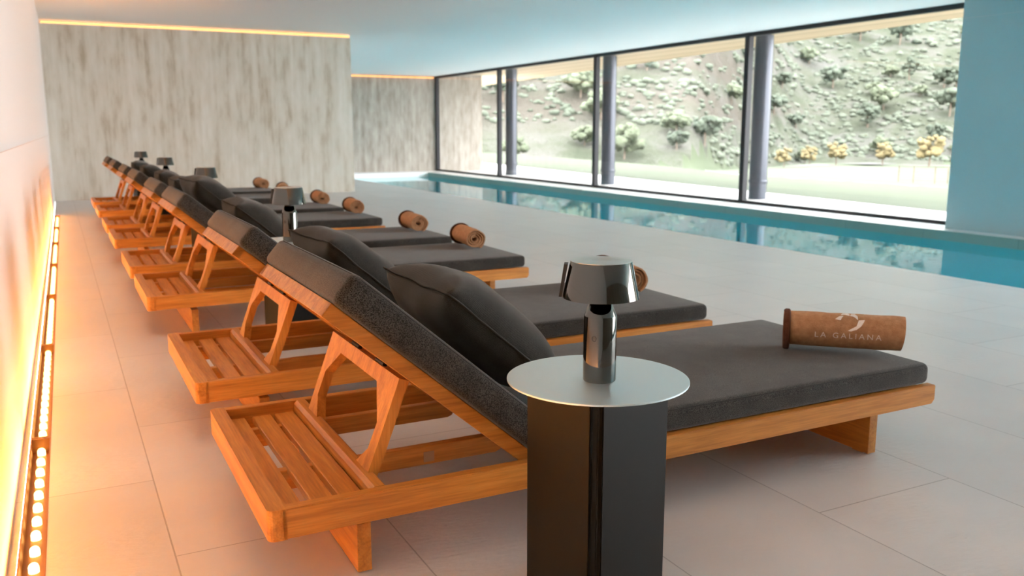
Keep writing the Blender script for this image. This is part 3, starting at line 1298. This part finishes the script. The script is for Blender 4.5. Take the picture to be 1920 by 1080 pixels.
    obj('piping', welt(-.006, .654, .014, .706, .112, .024, fs), M['piping'], bc, True)
    return t


teak_slope = teak('teak_backrest', 's')
# rotate the grain of the backrest to follow its slope
for n_ in teak_slope.node_tree.nodes:
    if n_.type == 'MAPPING':
        n_.inputs['Scale'].default_value = (1.6, 22, 22)
        n_.inputs['Rotation'].default_value = (0, math.atan(SL) * -1, 0)

X0 = 0.338
LY = [1.79, 2.87, 4.52, 5.60, 7.08, 8.2, 9.7, 10.9]
TY = [1.526, 4.15, 6.68, 9.30, 12.0]
LLAB = ['teak sun lounger with charcoal mattress nearest the viewer, beside the front side table',
        'teak sun lounger with charcoal mattress, second from the viewer, behind the nearest one',
        'teak sun lounger just beyond the second side table, third from the viewer',
        'teak sun lounger paired behind the third one, fourth from the viewer',
        'teak sun lounger beyond the third side table, fifth from the viewer',
        'teak sun lounger, third from the far end of the row',
        'teak sun lounger, second from the far end of the row',
        'teak sun lounger farthest from the viewer, closest to the concrete wall']
loungers = []
pl = make_lounger()
for k, y in enumerate(LY):
    o = pl if k == 0 else copy_tree(pl)
    o.location = (X0, y, 0)
    tag(o, LLAB[k], 'sun lounger', 'row of teak sun loungers')
    loungers.append(o)
# repair tape on the first lounger's bearer
bm = bmesh.new()
box(bm, .475, .505, .3135, .3150, .13, .158)
obj('label_sticker', bm, plain('pale_tape', (0.42, 0.27, 0.15), .7), pl)['label'] = 'small worn patch on the bearer'


# ------------------------------------------------------------------ pillows
def pillow_mesh(w, d, h, seed):
    bm = bmesh.new()
    n = 28
    top, bot = {}, {}
    for i in range(n + 1):
        for j in range(n + 1):
            u = -1 + 2 * i / n
            v = -1 + 2 * j / n
            k = (max(0, 1 - abs(u) ** 3.2) ** .55) * (max(0, 1 - abs(v) ** 3.2) ** .55)
            # concave sides between corners
            sx = 1 - .05 * (1 - v * v) * abs(u) ** 3
            sy = 1 - .05 * (1 - u * u) * abs(v) ** 3
            wr = noise.noise(Vector((u * 2.2, v * 2.2, seed))) * .012 + noise.noise(Vector((u * 7, v * 2, seed + 4))) * .005 * (1 - k)
            x, y = u * d / 2 * sx, v * w / 2 * sy
            z = k * h / 2
            edge_ = i in (0, n) or j in (0, n)
            if edge_:
                a = bm.verts.new((x, y, wr * .4))
                top[i, j] = bot[i, j] = a
            else:
                top[i, j] = bm.verts.new((x, y, z + wr * k))
                bot[i, j] = bm.verts.new((x, y, -z * .9 + wr * k))
    for i in range(n):
        for j in range(n):
            bm.faces.new((top[i, j], top[i + 1, j], top[i + 1, j + 1], top[i, j + 1]))
            bm.faces.new((bot[i, j], bot[i, j + 1], bot[i + 1, j + 1], bot[i + 1, j]))
    return bm


def make_pillow(seed, loc, rot, label, size=(.46, .42, .205)):
    t = thing('pillow', label, 'pillow', (0, 0, 0), 0, 'dark pillows on the loungers')
    w, d, h = size
    bm = pillow_mesh(w, d, h, seed)
    pts = []
    n = 28
    obj('cover', bm, M['pillow'], t, True)
    # seam piping
    sm = []
    for (i0, j0, di, dj) in ((0, 0, 1, 0), (n, 0, 0, 1), (n, n, -1, 0), (0, n, 0, -1)):
        for k in range(n):
            i, j = i0 + di * k, j0 + dj * k
            u, v = -1 + 2 * i / n, -1 + 2 * j / n
            sx = 1 - .05 * (1 - v * v) * abs(u) ** 3
            sy = 1 - .05 * (1 - u * u) * abs(v) ** 3
            wr = noise.noise(Vector((u * 2.2, v * 2.2, seed))) * .012 * .4
            sm.append((u * d / 2 * sx, v * w / 2 * sy, wr))
    bm = bmesh.new()
    tube(bm, sm, .003, 6, True)
    obj('seam', bm, M['piping'], t, True)
    t.location = loc
    t.rotation_euler = rot
    return t


aslope = math.atan(SL)


def on_back(y0, s, p, yl):
    x, z = slope_pt(s, p)
    return (X0 + x, y0 + yl, z)


PL = ['dark charcoal pillow resting on the backrest of the nearest lounger',
      'dark pillow resting on the backrest of the second lounger',
      'dark pillow on the backrest of the third lounger, behind the second lamp',
      'black pillow standing askew high on the fourth lounger backrest',
      'dark pillow on the backrest of the fifth lounger',
      'dark pillow on the sixth lounger, third from the far end',
      'dark pillow on the seventh lounger, second from the far end',
      'dark pillow on the farthest lounger']
for k, y in enumerate(LY):
    s, p, yl = (.435, .215, .305)
    rot = (0, aslope, 0)
    if k == 1:
        rot = (0, aslope * 1.0, R_(4))
    if k == 3:
        s, p = .34, .225
        rot = (R_(0), aslope, R_(6))
    make_pillow(k * 3.7 + 1, on_back(y, s, p, yl), rot, PL[k])


# ------------------------------------------------------------------ rolled towels
def spiral_profile(R, turns, th, n, sq=.9, seed=0):
    pts = []
    for i in range(n + 1):
        f = i / n
        a = 2 * math.pi * turns * f
        r = R - (R - th * .9) * f * .97
        r *= 1 + .06 * noise.noise(Vector((math.cos(a) * 1.3, math.sin(a) * 1.3, seed + f * 3)))
        pts.append((r * math.cos(a - math.pi * .35), r * math.sin(a - math.pi * .35) * sq))
    return pts


def towel_obj(label, length=.36, R=.062, seed=0, dark_end=True):
    t = thing('rolled_towel', label, 'towel', (0, 0, 0), 0, 'rolled brown towels on the loungers')
    th = .0125
    prof = spiral_profile(R - th / 2, 3.6, th, 120, .93, seed)
    n = len(prof)
    bm = bmesh.new()
    nl = 22
    rows = []
    for l in range(nl + 1):
        x = -length / 2 + length * l / nl
        rin, rout = [], []
        for i, (py, pz) in enumerate(prof):
            q0 = Vector(prof[max(i - 1, 0)])
            q1 = Vector(prof[min(i + 1, n - 1)])
            tt = (q1 - q0).normalized()
            nn = Vector((tt.y, -tt.x))
            f = i / (n - 1)
            endoff = (.010 * noise.noise(Vector((f * 6, seed, l * .0))) - .012 * f) * (1 if l > nl / 2 else -1) * abs(2 * l / nl - 1) ** 4
            w = .0022 * noise.noise(Vector((x * 22, py * 22, pz * 22 + seed)))
            hh = th * .46 * (1 - .35 * abs(2 * l / nl - 1) ** 12)
            rout.append(bm.verts.new((x + endoff, py + nn.x * (hh + w), pz + nn.y * (hh + w))))
            rin.append(bm.verts.new((x + endoff, py - nn.x * hh, pz - nn.y * hh)))
        rows.append((rout, rin))
    for l in range(nl):
        for i in range(n - 1):
            for s in (0, 1):
                A, B = rows[l][s], rows[l + 1][s]
                bm.faces.new((A[i], A[i + 1], B[i + 1], B[i]))
        for i in (0, n - 1):
            bm.faces.new((rows[l][0][i], rows[l + 1][0][i], rows[l + 1][1][i], rows[l][1][i]))
    for l in (0, nl):
        for i in range(n - 1):
            bm.faces.new((rows[l][0][i], rows[l][0][i + 1], rows[l][1][i + 1], rows[l][1][i]))
    o = obj('terry_roll', bm, M['towel'], t, True)
    if dark_end:
        # dark border at one end; its cap also paints the shaded spiral end
        bm = bmesh.new()
        nseg = 64
        rr = []
        for l, x in enumerate((-length / 2 - .004, -length / 2 + .001, -length / 2 + .013, -length / 2 + .016)):
            ring_ = []
            for k in range(nseg):
                a = 2 * math.pi * k / nseg
                r = R + (.0016 if 0 < l < 3 else -.002)
                r += .0015 * noise.noise(Vector((math.cos(a) * 2, math.sin(a) * 2, seed)))
                ring_.append(bm.verts.new((x, r * math.cos(a), r * math.sin(a) * .94)))
            rr.append(ring_)
        inner_ = [bm.verts.new((-length / 2 + .002, v.co.y * .45, v.co.z * .45)) for v in rr[0]]
        rr.insert(0, inner_)
        for A, B in zip(rr, rr[1:]):
            for k in range(nseg):
                bm.faces.new((A[k], A[(k + 1) % nseg], B[(k + 1) % nseg], B[k]))
        obj('border_shade_band', bm, M['towel_dark'], t, True)['label'] = 'dark brown border and painted end shade of the towel'
    return t


R_T = .070
TLAB = ['brown rolled towel printed LA GALIANA with a pale emblem, on the nearest lounger',
        'brown rolled towel on the second lounger, partly behind the front lamp',
        'tan rolled towel at the foot of the third lounger',
        'tan rolled towel with dark far end on the fourth lounger',
        'darker brown rolled towel at the foot of the fifth lounger',
        'tan rolled towel on the sixth lounger, third from the far end',
        'tan rolled towel on the seventh lounger, behind the second lamp',
        'small pale rolled towel on the farthest lounger']
TZ = .286 + R_T * .93 - .002
tw = []
tpos = [((2.275, 2.035), R_(-43)), ((2.275, 2.87 + .50), R_(-97)), ((2.27, 4.52 + .52), R_(-98)), ((2.29, 5.60 + .45), R_(-96)),
        ((2.30, 7.08 + .47), R_(-97)), ((2.30, 8.2 + .45), R_(-95)), ((2.27, 9.7 + .45), R_(-102)), ((2.27, 10.9 + .42), R_(-90))]
for k, ((x, y), rz) in enumerate(tpos):
    t = towel_obj(TLAB[k], .37 if k == 0 else .34, R_T, k * 1.3, True)
    t.location = (x, y, TZ)
    t.rotation_euler = (R_(12 * k), 0, rz) if False else (0, 0, rz)
    tw.append(t)


# print on the first towel: text and emblem wrapped over the roll
def wrap(me_pts, faces, name, m, parent, a0, xoff, rot=0.0):
    """flat x,y coordinates -> roll surface; y is arc length, a0 the centre angle"""
    bm = bmesh.new()
    r = R_T + .0035
    vs = []
    for x, y in me_pts:
        a = a0 + y / r
        # outward side faces the camera (-y local), angle measured up from horizontal
        vs.append(bm.verts.new((x + xoff, -r * math.cos(a), r * math.sin(a) * .95)))
    for f in faces:
        try:
            bm.faces.new([vs[i] for i in f])
        except ValueError:
            pass
    return obj(name, bm, m, parent)


def text_mesh(body, size, spacing=1.12):
    cu = bpy.data.curves.new('lettering', 'FONT')
    cu.body = body
    cu.size = size
    cu.align_x = 'CENTER'
    cu.align_y = 'CENTER'
    cu.space_character = spacing
    cu.resolution_u = 3
    o = bpy.data.objects.new('lettering', cu)
    C.objects.link(o)
    dg = bpy.context.evaluated_depsgraph_get()
    me = bpy.data.meshes.new_from_object(o.evaluated_get(dg))
    bm = bmesh.new()
    bm.from_mesh(me)
    bmesh.ops.triangulate(bm, faces=bm.faces)
    for _ in range(1):
        bmesh.ops.subdivide_edges(bm, edges=[e for e in bm.edges if e.calc_length() > size * .4], cuts=1)
    bmesh.ops.triangulate(bm, faces=bm.faces)
    bm.verts.index_update()
    pts = [(v.co.x, v.co.y) for v in bm.verts]
    fc = [[v.index for v in f.verts] for f in bm.faces]
    bm.free()
    bpy.data.objects.remove(o)
    bpy.data.curves.remove(cu)
    return pts, fc


pts, fc = text_mesh('LA GALIANA', .0265, 1.45)
wrap(pts, fc, 'lettering', M['towel_print_thin'], tw[0], R_(1), .008)['label'] = 'pale faded lettering LA GALIANA'


def emblem():
    """open ring of pale petals sweeping clockwise into a crescent"""
    P, F = [], []

    def arc_band(a0, a1, r0a, r1a, r0b, r1b, n=16, lean=0.0):
        b = len(P)
        for i in range(n + 1):
            f = i / n
            a = R_(a0 + (a1 - a0) * f)
            ri = r0a + (r0b - r0a) * f
            ro = r1a + (r1b - r1a) * f
            P.append((ri * math.cos(a), ri * math.sin(a)))
            P.append((ro * math.cos(a + lean * .0), ro * math.sin(a)))
        for i in range(n):
            F.append([b + 2 * i, b + 2 * i + 1, b + 2 * i + 3, b + 2 * i + 2])

    def petal(pp):
        b = len(P)
        P.extend(pp)
        c = (sum(p[0] for p in pp) / len(pp), sum(p[1] for p in pp) / len(pp))
        P.append(c)
        n = len(pp)
        for i in range(n):
            F.append([b + i, b + (i + 1) % n, b + n])
    # coordinates in metres, centred on the ring
    s = .00050
    petal([(x * s, y * s) for x, y in ((-86, 8), (-62, 36), (-34, 42), (-44, 24), (-52, 2), (-68, 4))])
    petal([(x * s, y * s) for x, y in ((-52, 50), (-38, 70), (-6, 72), (6, 56), (0, 44), (-24, 54))])
    petal([(x * s, y * s) for x, y in ((6, 44), (14, 68), (36, 70), (52, 44), (54, 8), (40, 26), (24, 40))])
    # crescent
    petal([(x * s, y * s) for x, y in ((58, 8), (96, 14), (88, -8), (72, -38), (46, -62), (10, -76), (-8, -72), (0, -66), (24, -58), (44, -38), (54, -16))])
    return P, F


P_, F_ = emblem()
wrap(P_, F_, 'emblem', M['towel_print'], tw[0], R_(44), .012)['label'] = 'pale petal-ring emblem'


# ------------------------------------------------------------------ side tables and lamps
def make_table():
    t = thing('side_table', 'x', 'side table')
    bm = bmesh.new()
    lathe(bm, [(0, .486), (.1905, .486), (.1925, .4866), (.1925, .4896), (.1910, .4902), (0, .4902)], 96)
    obj('table_top', bm, M['table_top'], t)
    # folded sheet column: square on the diagonal with a slit at its front corner
    bm = bmesh.new()
    h0, h1 = .004, .4858
    f = Vector((-.543, -.84))            # towards the viewer
    r = Vector((.84, -.543))
    D = .152
    slit_w, slit_d = .010, .03

    def q(a, b):
        v = f * a + r * b
        return (v.x, v.y, h0)
    left = [q(.128, -.014), q(.128 - .02, -.0135), q(.104, -.006), q(.104, .006)]
    outline = [q(.128, -.0125), q(-.02, -D), q(-.14, -.03), q(-.14, .03), q(-.02, D), q(.128, .0125), q(.112, .004), q(.112, -.010)]
    prism(bm, outline, (0, 0, h1 - h0))
    bmesh.ops.bevel(bm, geom=[e for e in bm.edges if abs((e.verts[0].co - e.verts[1].co).z) > .3], offset=.0025, segments=2, affect='EDGES')
    obj('column', bm, M['table'], t)
    bm = bmesh.new()
    lathe(bm, [(0, 0), (.09, 0), (.09, .004), (0, .004)], 32)
    obj('foot_pad', bm, M['black'], t)
    return t


def make_lamp():
    t = thing('table_lamp', 'x', 'lamp')
    bm = bmesh.new()
    lathe(bm, [(0, 0), (.0335, 0), (.0345, .002), (.0345, .028)], 48)
    lathe(bm, [(.0345, .028), (.0345, .136), (.0335, .139), (.0225, .166), (.019, .170), (0, .170)], 48)
    b = obj('body', bm, M['chrome'], t, True)
    bm = bmesh.new()
    lathe(bm, [(0, .150), (.018, .152), (.0215, .160), (.0215, .175), (.014, .186), (.006, .19), (.006, .236), (0, .236)], 32)
    obj('ball_joint', bm, M['black'], t, True)
    bm = bmesh.new()
    lathe(bm, [(.0775, .176), (.079, .1765), (.0640, .2505), (.0628, .2525), (.0615, .2500), (.0775, .176)], 72)
    s = obj('shade', bm, M['chrome'], t, True)
    bm = bmesh.new()
    lathe(bm, [(.0632, .2530), (.022, .2538), (.018, .2525), (0, .2525)], 72)
    lathe(bm, [(.060, .2490), (.0, .2490)], 48)
    lathe(bm, [(.0632, .2530), (.0625, .2485), (.060, .2490)], 72)
    obj('shade_top', bm, M['chrome_top'], s, True)
    # fin clipped on the left of the shade
    bm = bmesh.new()
    dx, dy = -.84, .543
    for a, w in ((0, .004),):
        p0 = [(.0800, .178), (.0860, .178), (.0760, .246), (.0680, .246)]
        pts3 = [(dx * rr, dy * rr, z) for rr, z in p0]
        e = Vector((-dy, dx, 0)) * .030
        prism(bm, [Vector(p) - e * .5 for p in pts3], tuple(e))
    obj('clip', bm, M['black'], s)
    # round power button
    bm = bmesh.new()
    ax = Vector((-.84, -.543, 0))
    ax = Vector((math.cos(R_(-143)), math.sin(R_(-143)), 0))
    side = Vector((-ax.y, ax.x, 0))
    pts = []
    for k in range(20):
        a = 2 * math.pi * k / 20
        pts.append(ax * .0347 + side * (.0045 * math.cos(a)) + Vector((0, 0, .095 + .0055 * math.sin(a))))
    tube(bm, pts, .0005, 5, True)
    obj('power_button', bm, M['black'], b)
    return t


tabp, lampp = make_table(), make_lamp()
TL = ['dark round steel side table in the foreground with a slit column',
      'round side table between the second and third loungers, mostly hidden',
      'round side table between the fourth and fifth loungers, mostly hidden',
      'round side table between the sixth and seventh loungers, mostly hidden',
      'round side table beyond the farthest lounger, mostly hidden']
LL = ['large gunmetal mushroom table lamp on the foreground side table',
      'dark metal table lamp standing between the second and third loungers',
      'dark metal table lamp between the fourth and fifth loungers',
      'small dark table lamp between the sixth and seventh loungers',
      'smallest dark table lamp, farthest from the viewer, before the concrete wall']
for k, y in enumerate(TY):
    a = tabp if k == 0 else copy_tree(tabp)
    b = lampp if k == 0 else copy_tree(lampp)
    x = .986 if k == 0 else .955
    a.location = (x, y, 0)
    b.location = (x - (.006 if k == 0 else 0), y - (.016 if k == 0 else 0), .4904)
    tag(a, TL[k], 'side table', 'round side tables between the loungers')
    tag(b, LL[k], 'lamp', 'dark metal table lamps')

# smooth shading by angle on turned metal
for o in bpy.data.objects:
    if o.type == 'MESH' and o.name.split('.')[0] in ('body', 'shade', 'shade_top', 'shaft', 'collar', 'border_shade_band', 'terry_roll', 'ball_joint'):
        try:
            o.data.set_sharp_from_angle(angle=R_(35))
        except Exception:
            pass
